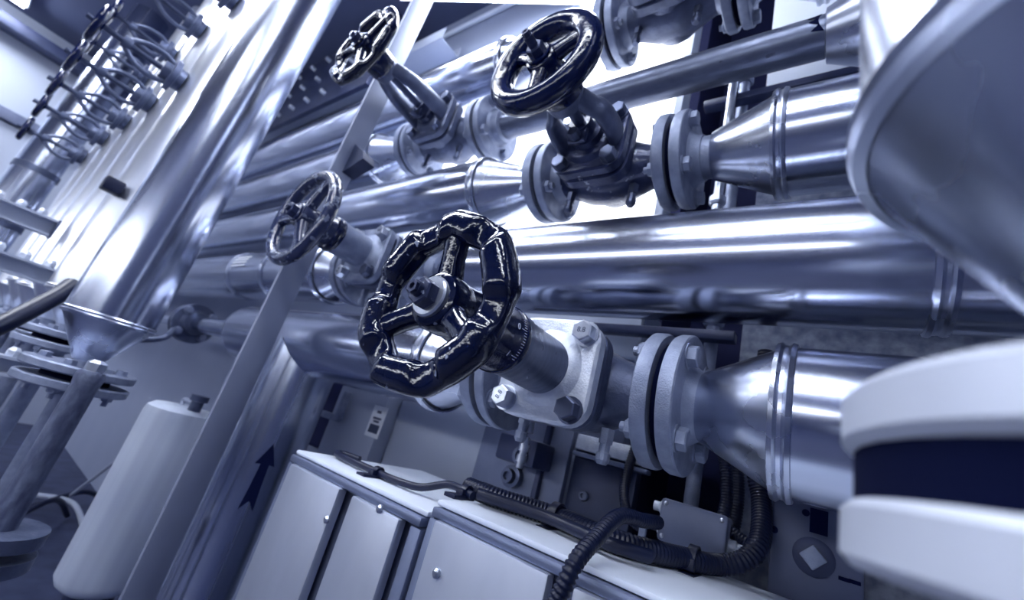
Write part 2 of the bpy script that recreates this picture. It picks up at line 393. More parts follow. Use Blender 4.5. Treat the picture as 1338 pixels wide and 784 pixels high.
def valve(label, key, xc, half, kind, R, ywheel, dz=0., body='grey_cast', bon='zinc_bright', fl='zinc', wheel='black_paint', style='lobed', wlabel=None, has_wheel=True, seed=0, spokes=(88, 208, 328), bolt_bright=(0, 2, 3), rr=.0165):
    Y, Z = PX[key]
    t = thing('gate_valve', label, 'valve', (xc, Y, Z), 'handwheel valves on the manifold')
    hf = half - GAP/2
    for s in (-1, 1):
        f = flange_disc(t, s*hf, s, fl); bolts(f, s*(hf-.024), -s, head=False)
        obj('gasket_shade', lathe(new(), [(s*hf, .086), (s*(hf+GAP), .086)], (1, 0, 0), (0, 0, 0), 40), 'gasket_shade', t)
    b = new()
    h2 = half-.03
    lathe(b, [(-h2, .046), (-h2*.8, .047), (-h2*.62, .055), (-h2*.35, .068), (0, .073), (h2*.35, .068), (h2*.62, .055), (h2*.8, .047), (h2, .046)], (1, 0, 0), (0, 0, 0), 40)
    lathe(b, [(.075, .03), (.065, .05), (.03, .066), (-.02, .064), (-.072, .060)], (0, 1, 0), (0, 0, 0), 36)
    rounded_plate(b, .078, -.060, -.085, .036)
    obj('body', b, body, t, 42)
    # drain plugs hanging below
    for s in (-1, 1):
        pg = new(); lathe(pg, [(-.060, .011), (-.082, .011)], (0, 0, 1), (s*.075, -.02, 0), 6)
        lathe(pg, [(-.082, .008), (-.094, .008), (-.096, .0105), (-.106, .0105), (-.112, .007)], (0, 0, 1), (s*.075, -.02, 0), 12)
        obj('drain_plug', pg, 'bolt_dark' if kind == 'yoke' else 'zinc', t, 25)
    yb = -.094
    bp = rounded_plate(new(), .079, yb+.001, yb-.020, .036)
    lathe(bp, [(yb-.018, .062), (yb-.026, .052), (yb-.030, .047)], (0, 1, 0), (0, 0, 0), 40)
    bo = obj('bonnet', bp, bon, t, 42)
    for k, (sx, sz) in enumerate(((1, 1), (-1, 1), (-1, -1), (1, -1))):
        br = k in bolt_bright
        bl = link('bolt', BOLT_BRIGHT if br else BOLT_DARK, bo, (sx*.056, yb-.020, sz*.056))
        if br and kind == 'sleeve':
            M4 = Matrix.Translation((0, -.0201, 0)) @ Matrix.Rotation(PI/2, 4, 'X') @ Matrix.Rotation(.6*k, 4, 'Z')
            mesh_text('8.8', .011, M4, 'bolt_dark', 'head_marking', bo).location = (sx*.056, yb-.020, sz*.056)
    yw = ywheel - Y
    if kind == 'sleeve':
        ys = yw + (.132 if key == 'A' else .088); rl = .055 if key == 'A' else .020
        obj('sleeve', lathe(new(), [(yb-.022, .0465), (yb-.028, .043), (ys+.012, .0425), (ys+.010, .0435), (ys, .0435)], (0, 1, 0), (0, 0, 0), 56), 'sleeve_grey' if key == 'A' else 'zinc', t)
        sr = obj('scale_ring', lathe(new(), [(ys, .0445), (ys-.004, .046), (ys-.010, .046), (ys-.011, .0445), (ys-rl, .0445), (ys-rl-.002, .040)], (0, 1, 0), (0, 0, 0), 56), 'black_gloss', t)
        if key == 'A':
            bt = new(); a0 = math.radians(14)
            for k in range(-9, 12):
                a = a0 - k*math.radians(4.6); ln = .011 if k % 10 == 0 else (.0065 if k % 5 == 0 else .005)
                rot = Matrix.Rotation(-a, 3, 'Y')
                box(bt, rot @ Vector((.0446, ys-.012-ln/2, 0)), (.0006, ln, .0008), rot)
            obj('scale_ticks', bt, 'white_mark', sr)
            for d_, k in (('0', 0), ('1', 10)):
                a = a0 - k*math.radians(4.6)
                M4 = Matrix.Rotation(-a, 4, 'Y') @ Matrix.Translation((.0447, ys-.030, 0)) @ Matrix(((0, 0, 1, 0), (0, 1, 0, 0), (-1, 0, 0, 0), (0, 0, 0, 1))) @ Matrix.Rotation(PI/2, 4, 'Z')
                mesh_text(d_, .011, M4, 'white_mark', 'scale_digit', sr)
        obj('spindle_collar', lathe(new(), [(ys-rl, .040), (ys-rl-.018, .036), (yw+.02, .031)], (0, 1, 0), (0, 0, 0), 40), wheel, t)
    else:
        ytop = yw + .082
        yk = new()
        for s in (-1, 1):
            pts = [(s*.058, yb-.015, 0), (s*.060, yb-.05, 0), (s*.055, (yb+ytop)/2-.02, 0), (s*.040, ytop+.03, 0), (s*.026, ytop, 0)]
            P = catmull([Vector(p) for p in pts], 6)
            rs = []
            for j, p in enumerate(P):
                f = j/(len(P)-1); wz = .032*(1-f)+.022*f; wx = .015; ring = []
                for k in range(14):
                    q = 2*PI*k/14; ring.append(yk.verts.new((p.x+wx*math.cos(q), p.y, p.z+wz*math.sin(q))))
                rs.append(ring)
            for j in range(len(rs)-1):
                for k in range(14): yk.faces.new((rs[j][k], rs[j][(k+1) % 14], rs[j+1][(k+1) % 14], rs[j+1][k]))
            yk.faces.new(rs[0][::-1]); yk.faces.new(rs[-1])
        lathe(yk, [(ytop+.022, .022), (ytop+.016, .036), (ytop, .040), (ytop-.008, .040)], (0, 1, 0), (0, 0, 0), 36)
        obj('yoke', yk, 'grey_cast', t, 50)
        gl = lathe(new(), [(yb-.02, .036), (yb-.045, .034), (yb-.050, .026), (yb-.075, .024)], (0, 1, 0), (0, 0, 0), 28)
        box(gl, (0, yb-.066, 0), (.040, .012, .092), bev=.004)
        g = obj('gland', gl, 'dark_cast', t)
        for s in (-1, 1): link('bolt', BOLT_DARK, g, (0, yb-.070, s*.036)).scale = (.75, 1., .75)
        obj('stem', lathe(new(), [(yb-.06, .0115), (ytop, .0115)], (0, 1, 0), (0, 0, 0), 16), 'bolt_dark', t)
        obj('spindle_collar', lathe(new(), [(ytop-.007, .0405), (ytop-.012, .043), (ytop-.045, .043), (ytop-.052, .036), (yw+.018, .031)], (0, 1, 0), (0, 0, 0), 40), 'black_gloss', t)
    if has_wheel:
        hb_ = .014 if key == 'A' else 0.; whl = handwheel(t, yw, R, style, wheel, spokes, seed, rr, hb_)
        stem_end(whl, yw+hb_, long={'A': .012, 'C': .03}.get(key, .008), wmat='bolt_steel' if kind == 'sleeve' and key == 'A' else wheel)
        if wlabel: whl['label'] = wlabel
    return t

VX = dict(A=-.346, B=-1.0, C=-.426, D=-1.055, E=-.36)
H = .156; HD = .170
wy = {k: at(*p, X=VX[k]) for k, p in dict(A=(561, 409), B=(396, 285), C=(693, 95), D=(476, 60)).items()}
PX_Zv = {}
valve('front valve with chunky black paint-worn handwheel, smooth sleeve and numbered scale ring', 'A', VX['A'], H, 'sleeve', .108, wy['A'].y, body='body_grey', wheel='black_paint', rr=.0178, bolt_bright=(0, 2), wlabel='glossy black handwheel with worn paint and three spokes', seed=1)
valve('valve with round-rimmed worn handwheel and plain grey sleeve, left of the front valve', 'B', VX['B'], H, 'sleeve', .128, wy['B'].y, body='grey_cast', bon='zinc', wheel='worn_paint', style='round', bolt_bright=(0, 1, 2), seed=2, spokes=(60, 180, 300), rr=.0155)
valve('oily dark yoke valve with glossy black handwheel in front of the glowing wall panel', 'C', VX['C'], H, 'yoke', .112, wy['C'].y+.024, body='dark_cast', bon='dark_cast', wheel='black_gloss', style='round', bolt_bright=(1,), seed=3, spokes=(30, 150, 270), rr=.0225)
valve('yoke valve with black handwheel seen almost edge-on beside the flat grey bar', 'D', VX['D'], HD, 'yoke', .130, wy['D'].y, body='grey_cast', bon='grey_cast', wheel='black_paint', seed=4, bolt_bright=(), spokes=(50, 170, 290))
valve('topmost grey valve cut by the upper edge of the picture', 'E', VX['E'], H, 'yoke', .116, .40, body='grey_cast', bon='grey_cast', wheel='black_gloss', style='round', bolt_bright=(), seed=5)

# ------------------------------------------------------------------ the five horizontal lines
hA, hD = H+GAP/2, HD+GAP/2
f = lambda k, s, h=hA: VX[k] + s*h
clad_pipe('lowest clad pipe right of the front valve, starting with a cone', 'A', None, f('A', 1), None, f('A', 1)+.034, f('A', 1)+.138, 1.0)
tA = clad_pipe('lowest clad pipe left of the front valve, with an arrow-marked branch dropping down', 'A', None, f('A', -1), None, f('A', -1)-.05, f('A', -1)-.155, -1.62, dome=True)
clad_pipe('thick shiny clad pipe running across behind the front handwheel', 'B', None, f('B', 1), None, f('B', 1)+.04, f('B', 1)+.14, 1.0, rings=(.10,))
tB = clad_pipe('clad pipe with four white stripes left of the round-rimmed wheel valve', 'B', None, f('B', -1), None, f('B', -1)-.04, f('B', -1)-.14, -4.6, rings=(-1.65, -1.95))
clad_pipe('clad pipe with cone right of the oily yoke valve', 'C', None, f('C', 1), None, f('C', 1)+.062, f('C', 1)+.18, 1.0)
clad_pipe('clad pipe with cone left of the oily yoke valve', 'C', None, f('C', -1), None, f('C', -1)-.05, f('C', -1)-.20, -4.6)
clad_pipe('clad pipe with cone left of the edge-on handwheel valve', 'D', None, f('D', -1, hD), None, f('D', -1, hD)-.04, f('D', -1, hD)-.20, -4.6)
clad_pipe('shiny clad pipe of the topmost line left of its valve', 'E', None, f('E', -1), None, f('E', -1)-.18, f('E', -1)-.36, -4.6)
clad_pipe('clad pipe of the topmost line right of its valve', 'E', None, f('E', 1), None, f('E', 1)+.06, f('E', 1)+.16, 1.0)
# D right: bare pipe that later gets its cladding
t = thing('bare_pipe', 'bare grey pipe between two valves and a clad end, above the cone', 'pipe', (0, *PX['D']), 'clad pipes of the manifold')
x0 = f('D', 1, hD); fl_ = flange_disc(t, x0, -1); bolts(fl_, x0+.024, 1)
obj('neck', lathe(new(), [(x0+.03, .052), (x0+.055, .050), (x0+.06, .042)], (1, 0, 0), (0, 0, 0), 40), 'zinc', t)
obj('tube', lathe(new(), [(x0+.05, .0405), (-.02, .0405)], (1, 0, 0), (0, 0, 0), 48), 'sleeve_grey', t)
obj('cone', lathe(new(), [(-.03, .042), (-.028, .050), (.09, RP)], (1, 0, 0), (0, 0, 0), 64), 'steel_cone', t)
obj('cladding', lathe(new(), [(.09, RP), (1.0, RP)], (1, 0, 0), (0, 0, 0), 64), 'steel_x', t)
st = obj('paint_splash', prism(new(), [Vector((-.036, math.cos(a_)*-.041, math.sin(a_)*.041)) + Vector((dx, 0, 0)) for a_, dx in ((.5, .0), (.3, -.022), (.15, -.006), (0, -.02), (-.25, -.004), (-.5, -.016), (-.6, .004))], (0, -1, 0), .001), 'navy_mark', t)
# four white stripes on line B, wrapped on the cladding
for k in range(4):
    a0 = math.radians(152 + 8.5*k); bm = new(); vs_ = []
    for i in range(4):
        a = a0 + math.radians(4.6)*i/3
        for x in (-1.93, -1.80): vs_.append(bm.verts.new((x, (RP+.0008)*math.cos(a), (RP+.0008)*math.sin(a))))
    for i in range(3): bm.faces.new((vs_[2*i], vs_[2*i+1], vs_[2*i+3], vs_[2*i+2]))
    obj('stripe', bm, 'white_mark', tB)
# small neck and flange past the dome of line A
t = thing('drain_line', 'thin steel line with bolted flange beyond the dome, behind the upright pipe', 'pipe', (0, *PX['A']))
obj('tube', lathe(new(), [(-1.702, .026), (-1.74, .024), (-1.745, .034), (-2.05, .034), (-2.06, .024), (-2.9, .022)], (1, 0, 0), (0, 0, 0), 28), 'steel_x', t)
for x, s in ((-2.22, -1), (-2.22-GAP, 1)):
    g = flange_disc(t, x, s, 'grey_cast', .085, .02); bolts(g, x-s*.02, -s, True, 4, .066)
bm = tube(new(), [(-2.20, -.06, -.05), (-2.15, -.10, -.10), (-2.22, -.20, -.14), (-2.35, -.26, -.12)], .012, 10, smooth=6)
obj('bypass_hose', bm, 'grey_cast', t)

# ------------------------------------------------------------------ upright clad pipes in the front row
def upright(label, x, y, zr, r=RP, zc=None, mat_='steel_z', top=2.1, flange_z=None, foot=ZF, rf=RF, pr=.022, rivets=False, th=.02, gap=.016, cone_mat='steel_cone', fmat='zinc', gk=.6):
    t = thing('upright_pipe', label, 'pipe', (x, y, 0), 'upright clad pipes of the front row')
    obj('cladding', lathe(new(), [(zr, r), (top, r)], (0, 0, 1), (0, 0, 0), 72), mat_, t)
    obj('ring', lathe(new(), [(zr-.010, r*.97), (zr-.009, r+.002), (zr-.004, r+.004), (zr, r+.001), (zr+.004, r+.004), (zr+.007, r+.001)], (0, 0, 1), (0, 0, 0), 72, cap=False), cone_mat, t)
    co = obj('cone', lathe(new(), [(zc, pr*1.3), (zr-.006, r-.001)], (0, 0, 1), (0, 0, 0), 64), cone_mat, t)
    if rivets:
        for z_, f_ in ((zr-.022, .86), (zr-.052, .62)):
            rr_ = pr*1.3 + (r-pr*1.3)*((z_-zc)/(zr-zc)); a = math.radians(238)
            link('rivet', SMALL_SCREW, co, (rr_*math.cos(a), rr_*math.sin(a), z_))
    fz = flange_z
    obj('neck', lathe(new(), [(fz, pr*1.25), (zc+.004, pr*1.25)], (0, 0, 1), (0, 0, 0), 28), 'zinc', t)
    for z0, z1 in ((fz, fz-th), (fz-th-gap, fz-2*th-gap)):
        g = obj('flange', lathe(new(), [(z0, .03), (z0, rf-.003), (z0-.003, rf), (z1+.003, rf), (z1, rf-.003), (z1, .03)], (0, 0, 1), (0, 0, 0), 64), fmat, t)
        for k in range(4):
            a = PI/4+.3 + k*PI/2
            if gk > .8: break
            if z0 == fz: link('bolt', BOLT_ZP, g, (.078*math.cos(a), .078*math.sin(a), z0))
            else: link('nut', NUT_ZN, g, (.078*math.cos(a), .078*math.sin(a), z1))
    obj('gasket_shade', lathe(new(), [(fz-th, rf*gk), (fz-th-gap, rf*gk)], (0, 0, 1), (0, 0, 0), 40), 'gasket_shade', t)  # dark disc filling the flange gap with painted shade
    if foot is not None: obj('foot_pipe', lathe(new(), [(fz-2*th-gap, pr*1.4), (fz-2*th-gap-.03, pr), (foot, pr)], (0, 0, 1), (0, 0, 0), 24), 'zinc', t)
    return t
upright('huge blurred clad pipe with cone and flange pair nearest the camera', .1035, .20, .166, r=.0975, zc=.075, flange_z=.0505, rf=.101, pr=.030, fmat='zinc_light', gk=.965)
upright('shiny clad upright pipe with riveted cone left of the wheel valves', -1.5, .271, .026, zc=-.085, flange_z=-.098, rivets=True, rf=.112, pr=.022)
rowX = (-1.93, -2.28, -2.65, -3.05, -3.45)
for i, x in enumerate(rowX):
    up_ = upright('overexposed pale upright pipe, %s behind the shiny riveted-cone pipe' % ('next one', 'second one', 'third one', 'fourth one', 'furthest one')[i], x, .262-.008*i, .08+.02*(i % 2), zc=-.02, mat_='overlit_clad', flange_z=-.04, cone_mat='overlit_clad')
    if i == 0: obj('clamp_block', box(new(), (.07, -.10, at(141, 238, X=-1.84).z), (.05, .05, .045), bev=.006), 'rubber', up_)
# valves with handwheels on the upright pipes
def row_valve(label, x, y, z, ln=.34, R=.060, wheel='black_gloss'):
    t = thing('globe_valve', label, 'valve', (x, y, z), 'valves on the upright pipe row')
    b = lathe(new(), [(-.095, .04), (-.115, .042), (-.118, .060), (-.135, .060), (-.136, .035), (-.16, .032)], (0, 1, 0), (0, 0, 0), 28)
    obj('body', b, 'grey_cast', t)
    yk = new()
    for s in (-1, 1):
        tube(yk, [(0, -.13, s*.035), (0, -.17, s*.052), (0, -.22, s*.045), (0, -.26, s*.018)], .009, 10, smooth=5)
    lathe(yk, [(-.25, .02), (-.275, .022)], (0, 1, 0), (0, 0, 0), 20)
    obj('yoke', yk, 'grey_cast', t)
    obj('stem', lathe(new(), [(-.13, .010), (-ln-.03, .010)], (0, 1, 0), (0, 0, 0), 12), 'bolt_dark', t)
    wb = new()
    P = [Vector((R*math.cos(2*PI*k/40), -ln, R*math.sin(2*PI*k/40))) for k in range(40)]
    tube(wb, P, .012, 10, closed=True)
    lathe(wb, [(-ln+.015, .016), (-ln-.012, .016)], (0, 1, 0), (0, 0, 0), 16)
    for k in range(3):
        a = PI/2 + k*2*PI/3; tube(wb, [(0, -ln, 0), (R*math.cos(a), -ln, R*math.sin(a))], .006, 8)
    obj('handwheel', wb, wheel, t)
    return t
names = ('next to', 'second beyond', 'third beyond', 'fourth beyond', 'furthest beyond')
for i, x in enumerate(rowX):
    y = .262-.008*i
    row_valve('blurred handwheel valve on a pale upright pipe, lower row, %s the shiny pipe' % names[i], x, y, .90 - (.04 if i == 4 else 0))
    if i < 4: row_valve('blurred handwheel valve on a pale upright pipe, upper row, %s the shiny pipe' % names[i], x, y, 1.32)
# pair of big cylinders and channels far left
t = thing('riser_pipe', 'dark steel riser far left behind the small blurred wheels', 'pipe', (-4.1, .02, 0))
obj('shell', lathe(new(), [(ZF, .105), (ZC, .105)], (0, 0, 1), (0, 0, 0), 40), 'steel_z', t)
for z in (.42, .80, 1.18): obj('hoop', lathe(new(), [(z-.02, .106), (z-.02, .112), (z+.02, .112), (z+.02, .106)], (0, 0, 1), (0, 0, 0), 40, cap=False), 'bolt_dark', t)
for p, X, lab, sz in (((28, 283), -2.5, 'grey steel channel pointing out from the pale pipes, upper one', .06), ((34, 352), -2.1, 'grey steel channel pointing out from the pale pipes, lower one', .05), ((20, 480), -1.85, 'grey steel channel low down behind the rusty pipe', .045)):
    c = at(*p, X=X); t = thing('steel_channel', lab, 'channel', (X, 0, c.z), 'steel channels at the pale pipes')
    y0, y1 = -.55, c.y+.09
    bm = new(); h = sz
    for cz in (-h/2, h/2): box(bm, (0, (y0+y1)/2, cz), (h, y1-y0, .008))
    box(bm, (-h/2+.004, (y0+y1)/2, 0), (.008, y1-y0, h)); obj('profile', bm, 'grey_paint', t)
    obj('end_plate', box(new(), (0, y1+.004, 0), (h*1.2, .008, h*1.3), bev=.002), 'bolt_dark', t)
    for k in range(4): 
        n_ = lathe(new(), [(h/2, .016), (h/2+.02, .016), (h/2+.03, .009)], (0, 0, 1), (0, y1-.05-.06*k, 0), 6); obj('nut', n_, 'zinc_bright', t, 25)
# small square cap and rods between the pale pipes
hose = [at(-60, 452, X=-1.55), at(0, 425, X=-1.6), at(40, 405, X=-1.66), at(75, 386, X=-1.72), at(95, 372, X=-1.76)]
tag(obj('rubber_hose', tube(new(), hose, .022, 14, smooth=6), 'rubber'), 'thick black rubber hose at the left edge below the pale pipes', 'hose')
# rusty stand pipe in front of the flanges
c0 = at(118, 492, X=-1.30); 
t = thing('stand_pipe', 'thin corroded pipe running down in front of the left flange pair', 'pipe', (c0.x, c0.y, 0))
obj('tube', lathe(new(), [(ZF, .024), (c0.z-.02, .024), (c0.z, .027), (c0.z+.012, .022)], (0, 0, 1), (0, 0, 0), 24), 'rust', t)
c1 = at(36, 690, X=-1.30)
for dz in (0, -.045):
    obj('flange', lathe(new(), [(c1.z+dz, .075), (c1.z+dz-.026, .075)], (0, 0, 1), (0, 0, 0), 40), 'grey_cast', t)
obj('cap', lathe(new(), [(c0.z+.01, .019), (c0.z+.03, .019), (c0.z+.036, .012)], (0, 0, 1), (0, 0, 0), 6), 'bolt_steel', t, 25)

# ------------------------------------------------------------------ lower left: white tank, clad drop pipe, flat bar
TX, TY = -1.71, .60
t = thing('insulated_tank', 'white upright cylinder with rounded shoulders standing beside the flat bar', 'tank', (TX, TY, 0))
zt, zb = -.165, -.70
obj('jacket', lathe(new(), [(zb, .075), (zb+.015, .095), (zb+.035, .105), (zt-.03, .105), (zt-.012, .101), (zt, .085), (zt+.002, .02)], (0, 0, 1), (0, 0, 0), 56), 'tank_white', t)
obj('handle', tube(new(), [(-.045, 0, zt-.005), (-.045, 0, zt+.02), (.045, 0, zt+.02), (.045, 0, zt-.005)], .006, 8, smooth=4), 'grey_paint', t)
obj('valve_neck', lathe(new(), [(zt, .018), (zt+.03, .018), (zt+.032, .026), (zt+.05, .026)], (0, 0, 1), (.07, 0, 0), 16), 'grey_cast', t)
obj('base', lathe(new(), [(ZF, .09), (ZF+.03, .09), (ZF+.03, .06), (zb+.01, .06)], (0, 0, 1), (0, 0, 0), 32), 'panel_dark', t)
tag(obj('conduit_rod', tube(new(), [at(60, 672, Y=.8), at(160, 596, Y=.8), at(230, 545, Y=.8)], .008, 10), 'grey_paint'), 'thin grey rod slanting behind the white upright cylinder', 'rod')

DX = -1.215; RB = .094
zA = PX['A'][1]; YA = PX['A'][0]
bm = lathe(new(), [(ZF-zA, RB), (-.3, RB), (-.05, RB)], (0, 0, 1), (DX, 0, 0), 64, cap=False)
for v in bm.verts:
    if v.co.z > -.06: v.co.z = -.985*math.sqrt(max(RP*RP - v.co.y*v.co.y, 0))
br_ = obj('branch', bm, 'steel_z', tA)
# flow arrow wrapped on the front of the cladding
def on_branch(px, py):
    d = ray(px, py); a_ = d.x*d.x+d.y*d.y; b_ = -2*(d.x*DX+d.y*YA); c_ = DX*DX+YA*YA-.0948**2
    return d*((-b_-math.sqrt(max(b_*b_-4*a_*c_, 0)))/(2*a_))
pt = on_branch(358, 580); pb = on_branch(325, 668)
def wrap(u, z, r=.0868): a = u/r; return Vector((DX+r*math.sin(a), -r*math.cos(a), z-zA))
u0 = .0948*math.atan2(pt.x-DX, YA-pt.y); L_ = pt.z-pb.z; zt_ = pt.z
bm = new()
for poly in ([(0, 0), (.023, -.33), (.011, -.32), (-.011, -.32), (-.023, -.33)], [(.010, -.32), (.0125, -.66), (-.0125, -.66), (-.010, -.32)], [(.0125, -.66), (.017, -1.0), (0, -.86), (-.0125, -.66)], [(-.0125, -.66), (0, -.86), (-.017, -1.0)]):
    bm.faces.new([bm.verts.new(wrap(u0+u, zt_+z*L_, RB+.0012)) for u, z in poly])
obj('flow_arrow', bm, 'navy_mark', br_)
for xt, r_, m_ in ((DX-RB-.022, .017, 'white_paint'), (DX-RB-.06, .010, 'bolt_steel')):
    obj('drain_tube', tube(new(), [(xt, -.02, ZF-zA), (xt, -.02, -.085)], r_, 14), m_, tA)
cbar = at(362, 400, Y=.487)
t = thing('flat_bar', 'flat grey steel bar standing upright across all the horizontal pipes', 'bar', (cbar.x, .487, 0))
obj('bar', box(new(), (0, 0, (2.15+ZF)/2), (.012, .064, 2.15-ZF), bev=.0015), 'bar_paint', t)
cb = at(450, 205, Y=.487)
bm = prism(new(), [Vector((.006, .0, cb.z-.06)), Vector((.09, 0, cb.z-.03)), Vector((.07, 0, cb.z+.0)), Vector((.006, 0, cb.z+.04))], (0, 1, 0), .04)
obj('bracket', bm, 'panel_dark', t)

# ------------------------------------------------------------------ cabinets below
YC, ZT = .50, None
pf = at(701, 708, Y=YC); ZT = pf.z
ZT1 = ZT-.020
def cabinet(label, x0, x1, doors, ZT=ZT, yb_=.845, white='white_paint'):
    t = thing('equipment_cabinet', label, 'cabinet', (x0, YC, 0), 'low metal cabinets')
    W = x1-x0
    obj('carcass', box(new(), (W/2, (yb_-YC)/2+.006, (ZT-.009+ZF)/2), (W-.002, yb_-YC-.012, ZT-.009-ZF)), 'frame_alu', t)
    obj('top', box(new(), (W/2, (yb_-YC)/2, ZT-.004), (W, yb_-YC, .008), bev=.003), white, t)
    for a in (.010, W-.010): obj('corner_post', box(new(), (a, .008, (ZT-.023+ZF)/2), (.022, .028, ZT-.023-ZF), bev=.004), 'frame_alu', t)
    obj('top_rail', box(new(), (W/2, .004, ZT-.0155), (W-.004, .024, .013), bev=.003), 'frame_alu', t)
    for (a, b, kx, kz) in doors:
        d = obj('door', box(new(), ((a+b)/2-x0, -.006, (ZT-.022+ZF+.06)/2), (b-a, .018, ZT-.022-ZF-.06), bev=.004), 'door_alu', t)
        if kx is not None:
            k = link('screw', SMALL_SCREW, d, (kx-x0, -.015, kz))
    return t
def X_(px, py): return at(px, py, Y=YC).x
k1, k2, k3 = at(428, 679, Y=YC-.015), at(497, 665, Y=YC-.015), at(571, 749, Y=YC-.015)
xc_ = X_(570, 650)
cabinet('low cabinet with two brushed doors beside the arrow pipe', X_(384, 597), xc_-.006, [(X_(389, 607), X_(456, 632), k1.x, k1.z), (X_(472, 641), X_(536, 663), k2.x, k2.z)], ZT1)
cabinet('low cabinet with wide brushed doors under the black conduits', xc_+.004, .62, [(X_(577, 680), X_(727, 741), k3.x, k3.z), (X_(758, 756), X_(758, 756)+.30, None, None), (X_(758, 756)+.34, .60, None, None)])

# ------------------------------------------------------------------ back panels under the lowest pipe
YB = .90
def quad_panel(name, label, cat, px, Y, th, material, parent=None):
    P = [at(*p, Y=Y) for p in px]
    x0, x1 = min(p.x for p in P), max(p.x for p in P); z0, z1 = min(p.z for p in P), max(p.z for p in P)
    o = obj(name, box(new(), ((x0+x1)/2, Y+th/2, (z0+z1)/2), (x1-x0, th, z1-z0), bev=min(.003, th*.3)), material, parent)
    if label: tag(o, label, cat)
    return o, (x0, x1, z0, z1)
zlow = ZT1-.07
pm = at(640, 560, Y=YB).x; pd = at(738, 640, Y=YB).x; pe = at(826, 640, Y=YB).x; pl = at(508, 560, Y=YB).x; pll = at(448, 540, Y=YB).x
def slab(name, label, cat, x0, x1, z0, z1, y0, th, material, bev=.003):
    return tag(obj(name, box(new(), ((x0+x1)/2, y0+th/2, (z0+z1)/2), (x1-x0, th, z1-z0), bev=bev), material), label, cat)
slab('back_panel', 'plain grey sheet panel behind the low cabinets', 'panel', pl+.006, pm, zlow, .20, YB+.01, .03, 'grey_paint')
cu = thing('control_box', 'narrow grey control box with a white sticker behind the left cabinet', 'box', ((pll+pl)/2, YB-.04, 0))
obj('housing', box(new(), (0, .04, (zlow+.20)/2), (pl-pll, .08, .20-zlow), bev=.004), 'grey_paint', cu)
sc = at(492, 551, Y=YB-.04)
stk = obj('sticker', box(new(), (sc.x-cu.location.x, -.0008, sc.z), (.064, .0016, .090)), 'white_mark', cu)
for dz, w_, h_ in ((.028, .020, .008), (.009, .038, .006), (0, .026, .006), (-.021, .044, .024)):
    obj('print', box(new(), (sc.x-cu.location.x, -.0018, sc.z+dz), (w_, .0006, h_)), 'bolt_dark', stk)
lh = at(436, 545, Y=YB-.06)
bm = new(); box(bm, (0.01, 0, 0), (.09, .02, .020), bev=.004); box(bm, (.055, 0, .04), (.022, .02, .09), bev=.004)
tag(obj('angle_bracket', bm, 'zinc', loc=(lh.x-.03, YB-.06, lh.z)), 'light metal angle bracket in the dark gap beside the stickered box', 'bracket')
slab('recess_shade', 'dark sheet standing in for recess shade behind the arrow pipe and light bracket', 'panel', -2.0, pll-.005, zlow, .10, YB+.04, .02, 'void_shade')  # flat sheet coloured as the shade of a recess
# mounting plate with dark sensor box
pmr = at(745, 600, Y=YB-.01).x
mp = thing('mounting_plate', 'grey mounting plate with dark switch box under the front valve', 'plate', (0, YB-.02, 0))
obj('plate', box(new(), ((pm+pmr)/2, .01, (zlow+.09)/2), (pmr-pm, .02, .09-zlow), bev=.003), 'panel_mid', mp)
e_ = at(712, 600, Y=YB-.02).x
obj('edge_strip', box(new(), (e_, -.008, (zlow+.09)/2), (.012, .016, .09-zlow), bev=.002), 'panel_dark', mp)
sb = at(682, 592, Y=YB-.08)
sw = obj('switch_box', box(new(), (sb.x-.005, -.04, sb.z+.004), (.10, .08, .055), bev=.006), 'panel_dark', mp)
obj('port', lathe(new(), [(-.08, .018), (-.086, .018), (-.086, .011), (-.081, .010)], (0, 1, 0), (sb.x+.012, 0, sb.z-.006), 20), 'bolt_dark', sw)
cn = at(666, 622, Y=YB-.04)
obj('connector', lathe(new(), [(0, .024), (-.018, .024), (-.020, .016), (-.034, .015), (-.034, .009), (-.026, .008)], (0, 1, 0), (cn.x, 0, cn.z), 24), 'bolt_dark', mp)
nb = at(693, 560, Y=.80)
bm = new(); 
for z0, r_ in ((0, .009), (-.02, .006), (-.032, .009), (-.042, .006), (-.05, .009), (-.06, .006)): lathe(bm, [(z0, r_), (z0-.012, r_)], (0, 0, 1), (0, 0, 0), 12)
lathe(bm, [(.05, .008), (0, .008)], (0, 0, 1), (0, 0, 0), 12)
tag(obj('hose_nipple', bm, 'bolt_steel', loc=(at(692, 556, Y=.655).x, .655, at(692, 556, Y=.655).z)), 'small ribbed steel hose nipple under the front valve', 'nipple')
# dark panel with bolt and pale bar
dp = thing('dark_panel', 'dark machine panel with a single round bolt beside the mounting plate', 'panel', (0, YB, 0))
obj('sheet', box(new(), ((pmr+pe)/2+.004, .015, (zlow+.055)/2), (pe-pmr+.0, .03, .055-zlow), bev=.002), 'panel_dark', dp)
bb_ = at(763, 648, Y=YB)
obj('bolt', lathe(new(), [(0, .0105), (-.005, .0105), (-.007, .008), (-.007, .005), (-.002, .004)], (0, 1, 0), (bb_.x, 0, bb_.z), 20), 'grey_cast', dp)
wb = at(790, 585, Y=YB-.02)
slab('support_rail', 'pale horizontal rail above the dark machine panel', 'rail', at(752, 580, Y=YB-.02).x, at(850, 600, Y=YB-.02).x, wb.z-.016, wb.z+.016, YB-.02, .02, 'zinc_bright')
slab('support_angle', 'dark angle running under the pale rail', 'rail', at(748, 600, Y=YB-.02).x, at(850, 600, Y=YB-.02).x, wb.z-.030, wb.z-.021, YB-.03, .03, 'frame_alu')
